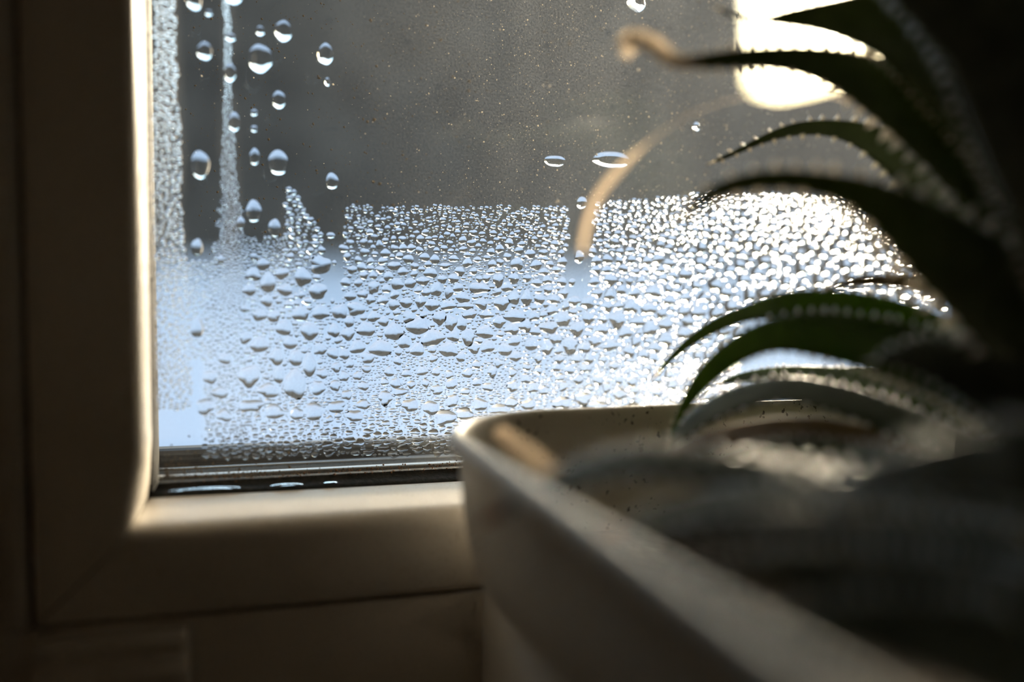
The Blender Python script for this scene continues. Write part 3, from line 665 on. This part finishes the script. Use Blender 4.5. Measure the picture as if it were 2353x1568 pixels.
# nearer leaves low over the planter, strongly out of focus
leaf([(1150, 1176, .224, 34), (1205, 1142, .224, 46), (1290, 1104, .225, 58), (1400, 1072, .226, 74), (1500, 1062, .227, 80), (1620, 1075, .228, 84), (1780, 1100, .228, 92), (1980, 1130, .23, 120), (2200, 1160, .232, 150), (2400, 1190, .235, 160)], 'leaf_pale', tilt=50, tz=1.4, tl=.005, tm='dry_tip', step=.005)
leaf([(1420, 1216, .216, 34), (1466, 1202, .216, 48), (1560, 1172, .217, 58), (1700, 1150, .218, 70), (1880, 1145, .22, 100), (2080, 1165, .22, 140), (2300, 1200, .22, 170)], 'leaf_pale', tilt=50, tz=1.4, tl=.005, tm='dry_tip', step=.005)
leaf([(1140, 984, .268, 34), (1182, 1018, .260, 50), (1232, 1058, .250, 56), (1290, 1112, .240, 44)], 'dry', tilt=10, teeth=(0, 0), tip=False, base=False, N=14, thick=.25, label='dead tan leaf lying along the inside of the rim', name='withered_leaf')
leaf([(1600, 1092, .270, 14), (1680, 1062, .269, 60), (1800, 1048, .268, 84), (1960, 1060, .266, 92), (2140, 1100, .262, 110), (2320, 1160, .258, 130)], 'leaf', tilt=30, tz=.7)
leaf([(1480, 1240, .190, 20), (1560, 1225, .19, 46), (1680, 1210, .19, 70), (1840, 1220, .19, 110), (2020, 1250, .19, 150), (2240, 1290, .193, 190), (2450, 1320, .2, 200)], 'leaf_dark', tilt=35)
leaf([(1560, 1330, .175, 20), (1660, 1310, .175, 60), (1800, 1310, .175, 110), (1980, 1340, .175, 170), (2200, 1390, .176, 230), (2450, 1430, .18, 260)], 'leaf_dark', tilt=25)
leaf([(1700, 1470, .165, 24), (1820, 1440, .165, 80), (1980, 1440, .165, 150), (2200, 1480, .165, 220), (2450, 1520, .168, 260)], 'leaf_dark', tilt=25)
leaf([(1880, 1170, .185, 20), (1980, 1120, .184, 90), (2100, 1090, .183, 140), (2250, 1075, .183, 180), (2420, 1080, .185, 220)], 'leaf_dark', tilt=45)
leaf([(1990, -70, .255, 40), (2090, -40, .25, 120), (2210, 10, .245, 230), (2340, 100, .24, 340), (2480, 340, .235, 400), (2600, 700, .23, 330)], 'leaf_dark', tilt=20)
leaf([(1860, 620, .29, 6), (1980, 600, .287, 30) , (2140, 640, .282, 110), (2260, 700, .276, 160), (2400, 800, .27, 200)], 'leaf_dark', tilt=25) if False else None
leaf([(2090, 540, .262, 20), (2180, 600, .26, 120), (2280, 700, .257, 180), (2400, 820, .254, 220)], 'leaf_dark', tilt=20, teeth=(0, 0), tip=False)
leaf([(2010, 830, .255, 14), (2110, 820, .253, 90), (2230, 850, .25, 150), (2360, 930, .246, 180)], 'leaf_dark', tilt=30)
if 0: leaf([(2020, 960, .238, 20), (2140, 950, .236, 100), (2280, 980, .234, 150), (2420, 1040, .232, 180)], 'leaf_dark', tilt=30)
# dry curled leaf end in front of the clear run
leaf([(1338, 585, .262, 14), (1345, 530, .262, 17), (1368, 460, .263, 20), (1405, 410, .265, 22), (1446, 366, .267, 18), (1485, 332, .267, 5), (1540, 290, .27, 1.5), (1640, 240, .275, 1.5), (1780, 215, .28, 2), (1930, 225, .285, 3), (2100, 300, .286, 8), (2300, 470, .284, 12)], 'dry', tilt=10, teeth=(0, 0), tip=False, label='thin dry tan leaf curling down before the glass', thick=.12)
